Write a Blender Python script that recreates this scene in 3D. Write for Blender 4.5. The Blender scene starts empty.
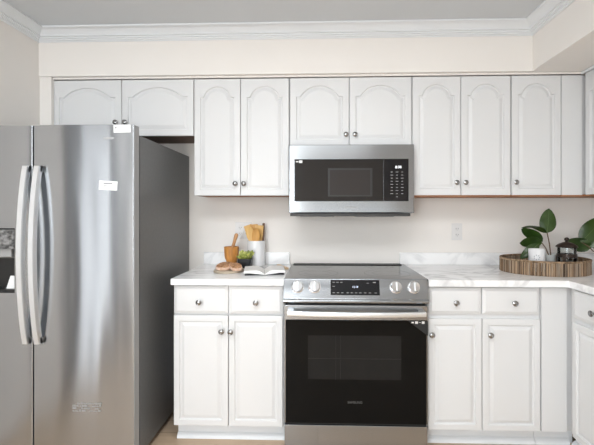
import bpy, bmesh, math, random
from mathutils import Vector, Matrix
random.seed(7)
C = bpy.context.scene
COL = C.collection
PI = math.pi

# ------------------------------------------------------------------ camera
cam_d = bpy.data.cameras.new('camera')
cam = bpy.data.objects.new('camera', cam_d); COL.objects.link(cam)
cam.location = (0.0186, -2.6878, 1.2729)
cam.rotation_euler = (PI/2, 0.0005, 0.0301)
cam_d.sensor_width = 36.0
cam_d.lens = 380.06/594*36.0
cam_d.shift_x = -0.0213
cam_d.shift_y = -0.0176
cam_d.clip_start = 0.02
C.camera = cam

# ------------------------------------------------------------------ world, exposure, large lights
w = bpy.data.worlds.new('sky'); C.world = w; w.use_nodes = True
bg = w.node_tree.nodes['Background']
bg.inputs[0].default_value = (0.97, 0.985, 1.0, 1); bg.inputs[1].default_value = 1.5
C.view_settings.view_transform = 'Standard'; C.view_settings.look = 'None'
C.view_settings.exposure = 0.10; C.view_settings.gamma = 1.0
C.view_settings.use_curve_mapping = False

def area(name, loc, rot, sx, sy, power, col=(1, 1, 1)):
    d = bpy.data.lights.new(name, 'AREA'); d.shape = 'RECTANGLE'; d.size = sx; d.size_y = sy
    d.energy = power; d.color = col
    o = bpy.data.objects.new(name, d); COL.objects.link(o); o.location = loc; o.rotation_euler = rot
    return o
# light at an added, unseen glazed door; it makes the refrigerator streaks
area('daylight_glazed_door', (-1.735, -1.98, 1.02), (0, -PI/2, 0), 1.8, 0.46, 4.5, (0.97, 0.985, 1.0))
# fill lights at two added, unseen windows in the wall behind the camera
area('daylight_window_a', (-1.08, -4.66, 1.40), (PI/2, 0, 0), 1.0, 1.5, 60, (0.91, 0.96, 1.0))
area('daylight_window_b', (.55, -4.66, .82), (PI/2, 0, 0), 1.5, 0.95, 3, (0.91, 0.96, 1.0))
BOUNCE_LAMP = 9.5

# ------------------------------------------------------------------ materials
def nodes(m): return m.node_tree.nodes, m.node_tree.links
def mat(name, col, rough=0.5, metal=0.0, spec=None, coat=0.0, aniso=0.0):
    m = bpy.data.materials.new(name); m.use_nodes = True
    p = m.node_tree.nodes['Principled BSDF']
    p.inputs['Base Color'].default_value = (*col, 1); p.inputs['Roughness'].default_value = rough
    p.inputs['Metallic'].default_value = metal
    if spec is not None: p.inputs['Specular IOR Level'].default_value = spec
    if coat: p.inputs['Coat Weight'].default_value = coat; p.inputs['Coat Roughness'].default_value = 0.05
    m['p'] = 1
    return m
def noise_mix(m, c1, c2, scale=(5, 5, 5), detail=4, lo=0.35, hi=0.65, bump=0.0, nscale=1.0, dist=0.0):
    N, L = nodes(m); p = N['Principled BSDF']
    tc = N.new('ShaderNodeTexCoord'); mp = N.new('ShaderNodeMapping'); mp.inputs['Scale'].default_value = scale
    nz = N.new('ShaderNodeTexNoise'); nz.inputs['Scale'].default_value = nscale; nz.inputs['Detail'].default_value = detail
    nz.inputs['Distortion'].default_value = dist
    rp = N.new('ShaderNodeValToRGB'); rp.color_ramp.elements[0].position = lo; rp.color_ramp.elements[1].position = hi
    rp.color_ramp.elements[0].color = (*c1, 1); rp.color_ramp.elements[1].color = (*c2, 1)
    L.new(tc.outputs['Object'], mp.inputs['Vector']); L.new(mp.outputs['Vector'], nz.inputs['Vector'])
    L.new(nz.outputs['Fac'], rp.inputs['Fac']); L.new(rp.outputs['Color'], p.inputs['Base Color'])
    if bump:
        b = N.new('ShaderNodeBump'); b.inputs['Strength'].default_value = bump; b.inputs['Distance'].default_value = 0.002
        L.new(nz.outputs['Fac'], b.inputs['Height']); L.new(b.outputs['Normal'], p.inputs['Normal'])
    return m

M = {}
M['wall'] = noise_mix(mat('beige wall paint', (.835, .80, .762), .75), (.83, .795, .757), (.845, .81, .772), (3, 3, 3))
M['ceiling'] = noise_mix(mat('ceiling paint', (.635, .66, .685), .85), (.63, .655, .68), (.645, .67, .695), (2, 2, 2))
M['trim'] = mat('white trim paint', (.77, .795, .82), .45)
M['white'] = noise_mix(mat('white cabinet paint', (.71, .712, .715), .42, 0, .3), (.705, .709, .713), (.715, .716, .718), (4, 4, 4))
M['rawwood'] = noise_mix(mat('raw brown wood edge', (.3, .12, .05), .6), (.26, .09, .035), (.40, .19, .08), (4, 30, 30))
M['darkcasing'] = mat('dark grey door casing', (.10, .10, .105), .5)
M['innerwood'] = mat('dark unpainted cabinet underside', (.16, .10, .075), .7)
M['nickel'] = mat('brushed nickel', (.34, .337, .335), .26, 1.0)
M['chrome'] = mat('bright metal', (.85, .85, .86), .12, 1.0)

def steel(name, col, rough, streak=0.006, wave=0.0, aniso=0.6):
    m = mat(name, col, rough, 1.0)
    N, L = nodes(m); p = N['Principled BSDF']
    p.inputs['Anisotropic'].default_value = aniso; p.inputs['Anisotropic Rotation'].default_value = 0.25
    tg = N.new('ShaderNodeTangent'); tg.direction_type = 'RADIAL'; tg.axis = 'Z'
    L.new(tg.outputs[0], p.inputs['Tangent'])
    tc = N.new('ShaderNodeTexCoord'); mp = N.new('ShaderNodeMapping'); mp.inputs['Scale'].default_value = (1.5, 1.5, 260)
    nz = N.new('ShaderNodeTexNoise'); nz.inputs['Scale'].default_value = 1.0; nz.inputs['Detail'].default_value = 3
    L.new(tc.outputs['Object'], mp.inputs['Vector']); L.new(mp.outputs['Vector'], nz.inputs['Vector'])
    mr = N.new('ShaderNodeMapRange'); mr.inputs['To Min'].default_value = rough-streak; mr.inputs['To Max'].default_value = rough+streak
    L.new(nz.outputs['Fac'], mr.inputs['Value']); L.new(mr.outputs['Result'], p.inputs['Roughness'])
    if wave:   # slight oil-canning of the sheet
        mp2 = N.new('ShaderNodeMapping'); mp2.inputs['Scale'].default_value = (3.6, 1, 0.55)
        n2 = N.new('ShaderNodeTexNoise'); n2.inputs['Scale'].default_value = 1.6; n2.inputs['Detail'].default_value = 1
        b = N.new('ShaderNodeBump'); b.inputs['Strength'].default_value = 1.0; b.inputs['Distance'].default_value = wave
        L.new(tc.outputs['Object'], mp2.inputs['Vector']); L.new(mp2.outputs['Vector'], n2.inputs['Vector'])
        L.new(n2.outputs['Fac'], b.inputs['Height']); L.new(b.outputs['Normal'], p.inputs['Normal'])
    return m
M['steel'] = steel('brushed stainless steel', (.40, .415, .432), .21)
M['steel_door'] = steel('brushed stainless door', (.44, .457, .478), .25, .006, .009, .9)
M['steel_bar'] = mat('satin steel bar', (.84, .865, .89), .38, 1.0)
M['greyside'] = noise_mix(mat('grey painted steel side', (.115, .115, .115), .40), (.11, .111, .112), (.12, .121, .122), (60, 60, 60), bump=.05)
M['darkgap'] = mat('black gasket', (.02, .02, .02), .6)
M['greyplastic'] = mat('grey plastic', (.32, .32, .32), .5)
M['blackglass'] = mat('black oven glass', (.005, .005, .005), .06, 0, .12)
M['winglass'] = noise_mix(mat('smoked oven window', (.012, .012, .012), .10, 0, .16), (.012, .012, .012), (.016, .016, .016), (2, 1, 1))
M['mwglass'] = mat('smoked microwave glass', (.022, .020, .019), .09, 0, .35)
M['mwwindow'] = mat('microwave mesh window', (.038, .034, .033), .14, 0, .35)
M['cooktop'] = mat('ceramic cooktop glass', (.015, .015, .015), .10, 0, .5)
M['burner'] = mat('burner ring print', (.10, .10, .10), .2)
M['black'] = mat('black plastic', (.012, .012, .012), .4)
M['print'] = mat('pale grey print', (.30, .30, .30), .5)
M['printlo'] = mat('dim grey print', (.12, .12, .12), .5)
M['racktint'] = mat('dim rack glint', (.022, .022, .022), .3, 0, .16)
M['sticker'] = mat('white paper sticker', (.82, .82, .82), .5)
M['stickerink'] = mat('grey sticker ink', (.15, .15, .16), .5)
M['residue'] = mat('grey glue residue', (.38, .38, .38), .55, .6)
M['film'] = mat('grey film corner', (.03, .03, .03), .35, 0, .2)
M['outlet'] = mat('white outlet plastic', (.74, .73, .72), .4)
M['slot'] = mat('outlet slot', (.12, .12, .12), .6)

def marble():
    m = mat('white veined marble laminate', (.82, .82, .82), .22)
    N, L = nodes(m); p = N['Principled BSDF']
    tc = N.new('ShaderNodeTexCoord')
    n1 = N.new('ShaderNodeTexNoise'); n1.inputs['Scale'].default_value = 3.2; n1.inputs['Detail'].default_value = 7; n1.inputs['Distortion'].default_value = 1.6
    mth = N.new('ShaderNodeMath'); mth.operation = 'SUBTRACT'; mth.inputs[1].default_value = .5
    ab = N.new('ShaderNodeMath'); ab.operation = 'ABSOLUTE'
    rp = N.new('ShaderNodeValToRGB')
    e = rp.color_ramp.elements; e[0].position = 0.0; e[0].color = (.58, .58, .59, 1); e[1].position = .07; e[1].color = (.90, .90, .90, 1)
    L.new(tc.outputs['Object'], n1.inputs['Vector']); L.new(n1.outputs['Fac'], mth.inputs[0]); L.new(mth.outputs[0], ab.inputs[0]); L.new(ab.outputs[0], rp.inputs['Fac'])
    n2 = N.new('ShaderNodeTexNoise'); n2.inputs['Scale'].default_value = 2.3; n2.inputs['Detail'].default_value = 5
    r2 = N.new('ShaderNodeValToRGB'); e = r2.color_ramp.elements; e[0].position = .38; e[0].color = (1, 1, 1, 1); e[1].position = .62; e[1].color = (0, 0, 0, 1)
    L.new(tc.outputs['Object'], n2.inputs['Vector']); L.new(n2.outputs['Fac'], r2.inputs['Fac'])
    mx = N.new('ShaderNodeMix'); mx.data_type = 'RGBA'; mx.inputs['A'].default_value = (.90, .90, .90, 1)
    L.new(r2.outputs['Color'], mx.inputs['Factor']); L.new(rp.outputs['Color'], mx.inputs['B']); L.new(mx.outputs['Result'], p.inputs['Base Color'])
    return m
M['marble'] = marble()

def wood_floor():
    m = mat('light oak planks', (.5, .36, .24), .45)
    N, L = nodes(m); p = N['Principled BSDF']
    tc = N.new('ShaderNodeTexCoord')
    br = N.new('ShaderNodeTexBrick'); br.inputs['Scale'].default_value = 1.0; br.inputs['Brick Width'].default_value = 1.1; br.inputs['Row Height'].default_value = .13
    br.inputs['Mortar Size'].default_value = .0015; br.inputs['Color1'].default_value = (.62, .455, .31, 1); br.inputs['Color2'].default_value = (.50, .375, .265, 1)
    br.inputs['Mortar'].default_value = (.2, .14, .09, 1)
    mp = N.new('ShaderNodeMapping'); mp.inputs['Scale'].default_value = (2, 26, 2)
    nz = N.new('ShaderNodeTexNoise'); nz.inputs['Scale'].default_value = 1.6; nz.inputs['Detail'].default_value = 6
    L.new(tc.outputs['Object'], br.inputs['Vector']); L.new(tc.outputs['Object'], mp.inputs['Vector']); L.new(mp.outputs['Vector'], nz.inputs['Vector'])
    mx = N.new('ShaderNodeMix'); mx.data_type = 'RGBA'; mx.blend_type = 'MULTIPLY'; mx.inputs['Factor'].default_value = .5
    L.new(br.outputs['Color'], mx.inputs['A']); L.new(nz.outputs['Color'], mx.inputs['B'])
    rp = N.new('ShaderNodeValToRGB'); rp.color_ramp.elements[0].color = (.55, .55, .55, 1); rp.color_ramp.elements[1].color = (1.3, 1.3, 1.3, 1)
    L.new(nz.outputs['Fac'], rp.inputs['Fac']); L.new(rp.outputs['Color'], mx.inputs['B'])
    L.new(mx.outputs['Result'], p.inputs['Base Color'])
    return m
M['floor'] = wood_floor()

def wood(name, c1, c2, scale=(40, 40, 6)):
    return noise_mix(mat(name, c1, .5), c1, c2, scale, 4, .3, .7)
M['acacia'] = wood('orange brown turned wood', (.40, .155, .03), (.74, .34, .09))
M['pestlewood'] = wood('warm brown pestle wood', (.42, .20, .08), (.60, .32, .14), (40, 40, 10))
M['bamboo'] = wood('golden bamboo', (.62, .36, .10), (.78, .50, .18))
M['bamboo2'] = wood('amber wood', (.50, .24, .05), (.66, .36, .10))
M['walnut'] = wood('dark walnut', (.10, .045, .02), (.17, .08, .035))
M['palewood'] = wood('pale beech', (.60, .42, .25), (.70, .52, .33), (8, 40, 40))
M['boardwood'] = wood('greyed board wood', (.42, .34, .25), (.55, .46, .35), (8, 40, 40))
M['ceramic'] = mat('white glazed ceramic', (.82, .82, .83), .25)
M['blackpot'] = mat('matte black pot', (.012, .014, .016), .45)
M['soil'] = noise_mix(mat('dark soil', (.03, .02, .015), .9), (.02, .014, .01), (.06, .04, .03), (90, 90, 90))
M['succulent'] = noise_mix(mat('lime green succulent', (.25, .32, .05), .45), (.20, .26, .04), (.66, .66, .20), (40, 40, 40))
M['leaf'] = noise_mix(mat('dark glossy leaf', (.03, .07, .012), .3), (.014, .036, .005), (.036, .076, .013), (14, 14, 14))
M['leafrib'] = mat('leaf midrib', (.09, .15, .04), .4)
M['stem'] = mat('brown stem', (.16, .10, .06), .6)
M['paper'] = mat('white page paper', (.84, .83, .81), .6)
M['bookcover'] = mat('dark grey book cover', (.05, .05, .055), .5)
M['crumb'] = noise_mix(mat('bread crumb', (.6, .36, .2), .85), (.26, .11, .04), (.62, .36, .20), (70, 70, 70), bump=.6)
M['crust'] = noise_mix(mat('bread crust', (.4, .18, .08), .8), (.60, .38, .26), (.78, .60, .50), (35, 35, 35))
M['linen'] = noise_mix(mat('blush linen', (.74, .62, .54), .85), (.70, .56, .48), (.80, .70, .63), (30, 30, 30))
M['nuts'] = noise_mix(mat('brown nuts', (.3, .15, .05), .6), (.18, .075, .025), (.48, .24, .09), (60, 60, 60))
M['coffee'] = mat('dark coffee', (.012, .006, .004), .3)
M['bronze'] = mat('dark bronze metal', (.045, .032, .026), .35, .6)
M['blackgrill'] = mat('dark vent', (.035, .035, .035), .5)
M['screen'] = mat('display black', (.006, .006, .008), .1)

def glass(name, tint=(.93, .95, .95), refl=.10):
    m = bpy.data.materials.new(name); m.use_nodes = True; N, L = nodes(m)
    for n in list(N):
        if n.type != 'OUTPUT_MATERIAL': N.remove(n)
    out = [n for n in N if n.type == 'OUTPUT_MATERIAL'][0]
    t = N.new('ShaderNodeBsdfTransparent'); t.inputs[0].default_value = (*tint, 1)
    g = N.new('ShaderNodeBsdfGlossy'); g.inputs['Roughness'].default_value = .04
    fr = N.new('ShaderNodeFresnel'); fr.inputs[0].default_value = 1.45
    mx = N.new('ShaderNodeMixShader')
    L.new(fr.outputs[0], mx.inputs[0]); L.new(t.outputs[0], mx.inputs[1]); L.new(g.outputs[0], mx.inputs[2]); L.new(mx.outputs[0], out.inputs[0])
    return m
M['glass'] = glass('clear glass')
M['frost'] = mat('frosted pale glass', (.62, .64, .63), .25)
def emit(name, col, st):
    m = bpy.data.materials.new(name); m.use_nodes = True; p = m.node_tree.nodes['Principled BSDF']
    p.inputs['Base Color'].default_value = (.8, .8, .8, 1)
    p.inputs['Emission Color'].default_value = (*col, 1); p.inputs['Emission Strength'].default_value = st
    return m
M['lamp'] = emit('lit lamp diffuser', (.93, .97, 1), BOUNCE_LAMP)
M['led_blue'] = emit('blue digits', (.30, .55, 1), .7)
M['led_white'] = emit('white digits', (.9, .95, 1), .9)

def sticks_mat():
    m = mat('woven twig sticks', (.3, .2, .12), .7)
    N, L = nodes(m); p = N['Principled BSDF']
    ge = N.new('ShaderNodeNewGeometry'); rp = N.new('ShaderNodeValToRGB')
    e = rp.color_ramp.elements; e[0].position = 0; e[0].color = (.06, .036, .02, 1); e[1].position = 1; e[1].color = (.42, .29, .18, 1)
    x = e.new(.4); x.color = (.23, .14, .075, 1)
    x = e.new(.7); x.color = (.27, .22, .17, 1)
    tc = N.new('ShaderNodeTexCoord'); mp = N.new('ShaderNodeMapping'); mp.inputs['Scale'].default_value = (60, 60, 12)
    nz = N.new('ShaderNodeTexNoise'); nz.inputs['Scale'].default_value = 1; nz.inputs['Detail'].default_value = 4
    ad = N.new('ShaderNodeMath'); ad.operation = 'MULTIPLY_ADD'; ad.inputs[1].default_value = .7; ad.inputs[2].default_value = -.35
    ad2 = N.new('ShaderNodeMath'); ad2.operation = 'ADD'
    L.new(tc.outputs['Object'], mp.inputs[0]); L.new(mp.outputs[0], nz.inputs['Vector']); L.new(nz.outputs['Fac'], ad.inputs[0])
    L.new(ge.outputs['Random Per Island'], ad2.inputs[0]); L.new(ad.outputs[0], ad2.inputs[1]); L.new(ad2.outputs[0], rp.inputs['Fac'])
    L.new(rp.outputs['Color'], p.inputs['Base Color'])
    return m
M['sticks'] = sticks_mat()

# ------------------------------------------------------------------ mesh helpers
class MB:
    def __init__(s): s.bm = bmesh.new()
    def add(s, other, mtx=None):
        if mtx is not None: other.transform(mtx)
        me = bpy.data.meshes.new('t'); other.to_mesh(me); other.free(); s.bm.from_mesh(me); bpy.data.meshes.remove(me)
        return s
    def box(s, x0, x1, y0, y1, z0, z1, bev=0.0, seg=2, mtx=None):
        b = bmesh.new(); bmesh.ops.create_cube(b, size=1.0)
        for v in b.verts:
            v.co = Vector(((x0+x1)/2+v.co.x*(x1-x0), (y0+y1)/2+v.co.y*(y1-y0), (z0+z1)/2+v.co.z*(z1-z0)))
        if bev: bmesh.ops.bevel(b, geom=list(b.edges), offset=bev, segments=seg, affect='EDGES', profile=.5)
        return s.add(b, mtx)
    def prism(s, pts, axis, a0, a1, bev=0.0, mtx=None):
        """polygon pts in the two other axes, extruded along axis from a0 to a1"""
        b = bmesh.new()
        def P(p, a): return {'x': (a, p[0], p[1]), 'y': (p[0], a, p[1]), 'z': (p[0], p[1], a)}[axis]
        v0 = [b.verts.new(P(p, a0)) for p in pts]; v1 = [b.verts.new(P(p, a1)) for p in pts]
        n = len(pts); b.faces.new(v0); b.faces.new(v1)
        for i in range(n): b.faces.new((v0[i], v0[(i+1) % n], v1[(i+1) % n], v1[i]))
        if bev: bmesh.ops.bevel(b, geom=list(b.edges), offset=bev, segments=2, affect='EDGES', profile=.5)
        bmesh.ops.recalc_face_normals(b, faces=b.faces)
        return s.add(b, mtx)
    def lathe(s, prof, seg=24, mtx=None):
        """prof: list of (r, z); r = 0 closes"""
        b = bmesh.new(); rings = []
        for r, z in prof:
            if r < 1e-6: rings.append([b.verts.new((0, 0, z))])
            else: rings.append([b.verts.new((r*math.cos(2*PI*k/seg), r*math.sin(2*PI*k/seg), z)) for k in range(seg)])
        for a, c in zip(rings, rings[1:]):
            for k in range(seg):
                k2 = (k+1) % seg
                if len(a) == 1 and len(c) == 1: continue
                if len(a) == 1: b.faces.new((a[0], c[k], c[k2]))
                elif len(c) == 1: b.faces.new((a[k], a[k2], c[0]))
                else: b.faces.new((a[k], a[k2], c[k2], c[k]))
        bmesh.ops.recalc_face_normals(b, faces=b.faces)
        return s.add(b, mtx)
    def tube(s, pts, r, seg=8, mtx=None):
        rr = r if isinstance(r, (list, tuple)) else [r]*len(pts)
        pts = [Vector(p) for p in pts]; b = bmesh.new(); rings = []
        up = None
        for i, p in enumerate(pts):
            t = (pts[min(i+1, len(pts)-1)]-pts[max(i-1, 0)]).normalized()
            if up is None: up = t.orthogonal().normalized()
            u = (up-t*up.dot(t)).normalized(); up = u; v = t.cross(u)
            rings.append([b.verts.new(p+u*rr[i]*math.cos(2*PI*k/seg)+v*rr[i]*math.sin(2*PI*k/seg)) for k in range(seg)])
        for a, c in zip(rings, rings[1:]):
            for k in range(seg): b.faces.new((a[k], a[(k+1) % seg], c[(k+1) % seg], c[k]))
        b.faces.new(rings[0]); b.faces.new(rings[-1])
        bmesh.ops.recalc_face_normals(b, faces=b.faces)
        return s.add(b, mtx)
    def loops(s, rings, cap0=True, cap1=True):
        """bridge closed rings with equal vertex counts"""
        b = bmesh.new(); R = [[b.verts.new(p) for p in r] for r in rings]; n = len(R[0])
        for a, c in zip(R, R[1:]):
            for k in range(n): b.faces.new((a[k], a[(k+1) % n], c[(k+1) % n], c[k]))
        if cap0: b.faces.new(R[0])
        if cap1: b.faces.new(R[-1])
        bmesh.ops.recalc_face_normals(b, faces=b.faces)
        return s.add(b)
    def ball(s, c, r, sc=(1, 1, 1), sub=2, mtx=None):
        b = bmesh.new(); bmesh.ops.create_icosphere(b, subdivisions=sub, radius=r)
        for v in b.verts: v.co = Vector((c[0]+v.co.x*sc[0], c[1]+v.co.y*sc[1], c[2]+v.co.z*sc[2]))
        return s.add(b, mtx)
    def build(s, name, m, parent=None, smooth=True, angle=35):
        me = bpy.data.meshes.new(name)
        root = parent
        while root is not None and root.parent is not None: root = root.parent
        if root is not None:
            off = Vector(root.location); mi = Matrix.Rotation(-root.rotation_euler.z, 4, 'Z') @ Matrix.Translation(-off)
            s.bm.transform(mi)
        s.bm.to_mesh(me); s.bm.free()
        if m is not None: me.materials.append(M[m] if isinstance(m, str) else m)
        if smooth and len(me.polygons):
            for p in me.polygons: p.use_smooth = True
            try: me.set_sharp_from_angle(angle=math.radians(angle))
            except Exception: pass
        o = bpy.data.objects.new(name, me); COL.objects.link(o)
        if parent is not None: o.parent = parent
        if smooth:
            wn_ = o.modifiers.new('weighted normals', 'WEIGHTED_NORMAL'); wn_.keep_sharp = True; wn_.weight = 90
        return o

def tag(o, label, cat, group=None):
    o['label'] = label; o['category'] = cat
    if group: o['group'] = group
    return o
def thing(name, label, cat, loc, group=None):
    o = bpy.data.objects.new(name, None); COL.objects.link(o); o.location = loc; o.empty_display_size = .05
    return tag(o, label, cat, group)
def struct(o): o['kind'] = 'structure'; return o

def text_mesh(name, txt, size, mtx, m, parent, extrude=.0003):
    cu = bpy.data.curves.new(name, 'FONT'); cu.body = txt; cu.size = size; cu.extrude = extrude; cu.align_x = 'CENTER'; cu.align_y = 'CENTER'
    to = bpy.data.objects.new(name+'_t', cu); COL.objects.link(to)
    bpy.context.view_layer.update()
    me = bpy.data.meshes.new_from_object(to.evaluated_get(bpy.context.evaluated_depsgraph_get()))
    bpy.data.objects.remove(to); bpy.data.curves.remove(cu)
    mb = MB(); mb.bm.from_mesh(me); bpy.data.meshes.remove(me); mb.bm.transform(mtx)
    return mb.build(name, m, parent, smooth=False)
def facing_y(x, y, z, tilt=0):     # text plane facing -Y
    return Matrix.Translation((x, y, z)) @ Matrix.Rotation(PI/2-tilt, 4, 'X')

# ------------------------------------------------------------------ room shell
XL, XR, YB, YF, ZC = -1.749, 1.955, 0.0, -4.70, 2.402
struct(MB().box(XL-.1, XR+.1, YF-.1, YB+.1, -.08, 0).build('floor', 'floor', smooth=False))
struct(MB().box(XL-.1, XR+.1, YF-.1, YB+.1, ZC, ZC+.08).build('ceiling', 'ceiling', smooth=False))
struct(MB().box(XL-.1, XR+.1, -.05, .1, 0, ZC).build('wall_back', 'wall', smooth=False))
DY0, DY1, DZ = -2.24, -1.72, 2.06       # opening for the added, unseen glazed door in the left wall
wl = MB(); wl.box(XL-.1, XL, DY1, 0, 0, ZC); wl.box(XL-.1, XL, YF-.1, DY0, 0, ZC); wl.box(XL-.1, XL, DY0, DY1, DZ, ZC)
struct(wl.build('wall_left', 'wall', smooth=False))
struct(MB().box(XR, XR+.1, YF-.1, 0, 0, ZC).build('wall_right', 'wall', smooth=False))
WA, ZA, WB, ZB = (-1.62, -.54), (.32, 2.18), (-.24, 1.34), (.32, 1.32)
wf = MB()
for a_, b_, c, d in ((XL, XR, 0, .32), (XL, XR, 2.18, ZC), (XL, WA[0], .32, 2.18), (WA[1], WB[0], .32, 2.18), (WB[1], XR, .32, 2.18), (WB[0], WB[1], ZB[1], 2.18)): wf.box(a_, b_, YF-.1, YF, c, d)
struct(wf.build('wall_front', 'wall', smooth=False))
for i_, (W, WZ) in enumerate(((WA, ZA), (WB, ZB))):  # two added, unseen windows, placed to suit the fill light
    wn = MB()
    for a_, b_, c, d in ((W[0], W[0]+.045, *WZ), (W[1]-.045, W[1], *WZ), (W[0], W[1], WZ[0], WZ[0]+.045), (W[0], W[1], WZ[1]-.045, WZ[1])): wn.box(a_, b_, YF-.06, YF-.02, c, d)
    wn = struct(wn.build('window_%d' % (i_+1), 'trim', smooth=False))
    MB().box(W[0]+.04, W[1]-.04, YF-.042, YF-.038, WZ[0]+.04, WZ[1]-.04).build('pane', 'glass', wn, smooth=False)
dm = MB()
for a_, b_, c, d in ((DY0, DY0+.05, 0.001, DZ), (DY1-.05, DY1, 0.001, DZ), (DY0, DY1, DZ-.05, DZ), (DY0, DY1, .001, .12)): dm.box(XL-.07, XL-.03, a_, b_, c, d)
dm = struct(dm.build('door_1', 'trim', smooth=False))  # added door, out of view, reflected as streaks in the refrigerator
MB().box(XL-.053, XL-.047, DY0+.045, DY1-.045, .115, DZ-.045).build('pane', 'glass', dm, smooth=False)

for a_, b_ in ((DY1, DY1+.20), (DY0-.62, DY0)):      # added dark panels, unseen, to darken bands reflected in the refrigerator doors
    MB().box(XL+.0005, XL+.012, a_, b_, .001, DZ+.02).build('casing', 'darkcasing', dm, smooth=False)

# soffit (bulkhead) over the wall cabinets, L-shaped, belongs to the walls
SY, SX, SZ = -.36, 1.293, 2.1226
struct(MB().prism([(XL, -.0505), (XR, -.0505), (XR, -3.2), (SX, -3.2), (SX, SY), (XL, SY)], 'z', SZ, ZC-.0005).build('wall_soffit', 'wall', smooth=False))
# crown moulding: profile = (out from wall, down from ceiling)
prof = [(0, 0), (.082, 0), (.082, .010), (.073, .012), (.060, .018), (.047, .028), (.038, .039), (.038, .045), (.028, .047), (.026, .053), (.017, .055), (.015, .061), (.007, .063), (.005, .068), (0, .068)]
def crown(path, name):
    # path: polyline of wall points; inward offsets by mitre (room is to the right of travel)
    rings = []
    n = len(path)
    for i, p in enumerate(path):
        p = Vector(p); d0 = (Vector(path[i])-Vector(path[i-1])).normalized() if i > 0 else None
        d1 = (Vector(path[i+1])-Vector(path[i])).normalized() if i < n-1 else None
        nr = lambda d: Vector((d.y, -d.x))
        if d0 is None: off = nr(d1)
        elif d1 is None: off = nr(d0)
        else:
            m_ = (nr(d0)+nr(d1)).normalized(); off = m_/m_.dot(nr(d0))
        rings.append([(p.x+off.x*o, p.y+off.y*o, ZC-.0008-dz) for o, dz in prof])
    return struct(MB().loops(rings).build(name, 'trim', angle=25))
crown([(XL+.0005, YF+.3), (XL+.0005, SY-.0005), (SX-.0005, SY-.0005), (SX-.0005, -3.2)], 'trim_1')
# cream filler between left wall and the cabinet over the refrigerator
struct(MB().box(XL+.0005, -1.674, -.352, -.3275, 1.36, SZ-.001).build('trim_2', 'wall', smooth=False))
# small bead where the right wall cabinets meet the soffit
struct(MB().box(1.592, 1.6105, -1.2, -.332, SZ-.016, SZ-.0008, .003).build('trim_3', 'trim'))

struct(MB().box(-1.673, 1.611, -.3385, -.3275, 2.1105, SZ-.0008, .002).build('trim_4', 'wall'))
# added, unseen panel lamp standing in for flash bounced off the ceiling
LX, LY = -.25, -2.15
cl = thing('ceiling_light', 'flat rectangular lit ceiling light with white rim', 'ceiling light', (LX, LY, ZC))
LW, LD = .80, .42
rm = MB()
for a in ((-LW, LW, -LD, -LD+.03), (-LW, LW, LD-.03, LD), (-LW, -LW+.03, -LD+.03, LD-.03), (LW-.03, LW, -LD+.03, LD-.03)):
    rm.box(LX+a[0], LX+a[1], LY+a[2], LY+a[3], ZC-.045, ZC-.001)
rm.build('rim', 'trim', cl, smooth=False)
MB().box(LX-LW+.03, LX+LW-.03, LY-LD+.03, LY+LD-.03, ZC-.03, ZC-.02).build('diffuser', 'lamp', cl, smooth=False)

# ------------------------------------------------------------------ cabinet pieces
class Frame:
    """local (s along width, n outward, z) -> world"""
    def __init__(f, o, wx, nx): f.o, f.wx, f.nx = Vector(o), Vector(wx), Vector(nx)
    def P(f, s, n, z): return f.o + f.wx*s + f.nx*n + Vector((0, 0, z))
def ring_rect(F, wd, ht, ins, n, arch=None, K=20):
    """closed ring; arch = (rise, shoulder) gives the cathedral top"""
    l, r, b, t = ins, wd-ins, ins, ht-ins
    pts = [(l, b), (r, b)]
    if arch:
        rise, sh = arch
        # fixed circle, concentric offsets
        c = wd/2; base = .055; ht = ht-.010                     # reference inset where rise/sh are exact
        hw = c-base-sh; R = (hw*hw+rise*rise)/(2*rise)
        zc = ht-base-R; zs = ht-base-rise-(ins-base); Ri = R-(ins-base)
        h2 = math.sqrt(max(Ri*Ri-(zs-zc)**2, 1e-6)); h2 = min(h2, c-ins-.002)
        a0 = math.asin(min(1, h2/Ri))
        pts.append((r, zs))
        for k in range(K+1):
            a = a0-2*a0*k/K; pts.append((c+Ri*math.sin(a), max(zs, zc+Ri*math.cos(a))))
        pts.append((l, zs))
    else:
        pts.append((r, t))
        for k in range(K+1): pts.append((r-.002-(r-l-.004)*k/K, t))
        pts.append((l, t))
    return [F.P(s, n, z) for s, z in pts]
def door_mesh(F, wd, ht, arch=None, o=.038, i=.066, T=.019):
    R = [ring_rect(F, wd, ht, 0, 0), ring_rect(F, wd, ht, 0, T-.004), ring_rect(F, wd, ht, .0015, T-.0012), ring_rect(F, wd, ht, .005, T),
         ring_rect(F, wd, ht, o, T, arch), ring_rect(F, wd, ht, o+.0035, T-.009, arch), ring_rect(F, wd, ht, o+.009, T-.0095, arch),
         ring_rect(F, wd, ht, i, T-.0012, arch), ring_rect(F, wd, ht, i+.002, T-.0008, arch)]
    return MB().loops(R)
def drawer_mesh(F, wd, ht, T=.019):
    R = [ring_rect(F, wd, ht, 0, 0), ring_rect(F, wd, ht, 0, T-.008), ring_rect(F, wd, ht, .004, T-.006), ring_rect(F, wd, ht, .012, T-.0035), ring_rect(F, wd, ht, .016, T-.0005), ring_rect(F, wd, ht, .019, T)]
    return MB().loops(R)
KN = [(0, 0), (.0075, 0), (.0065, .004), (.0055, .009), (.007, .013), (.0135, .0165), (.0155, .020), (.0150, .0235), (.0115, .0255), (.0105, .0248), (.0075, .0265), (0, .0275)]
def knob(F, s, z, T, parent):
    p = F.P(s, T, z); q = F.nx.to_track_quat('Z', 'Y').to_matrix().to_4x4()
    return MB().lathe(KN, 20, Matrix.Translation(p) @ q).build('knob', 'nickel', parent)
def FY(x, y, z): return Frame((x, y, z), (1, 0, 0), (0, -1, 0))
def FX(x, y, z): return Frame((x, y, z), (0, -1, 0), (-1, 0, 0))

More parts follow.
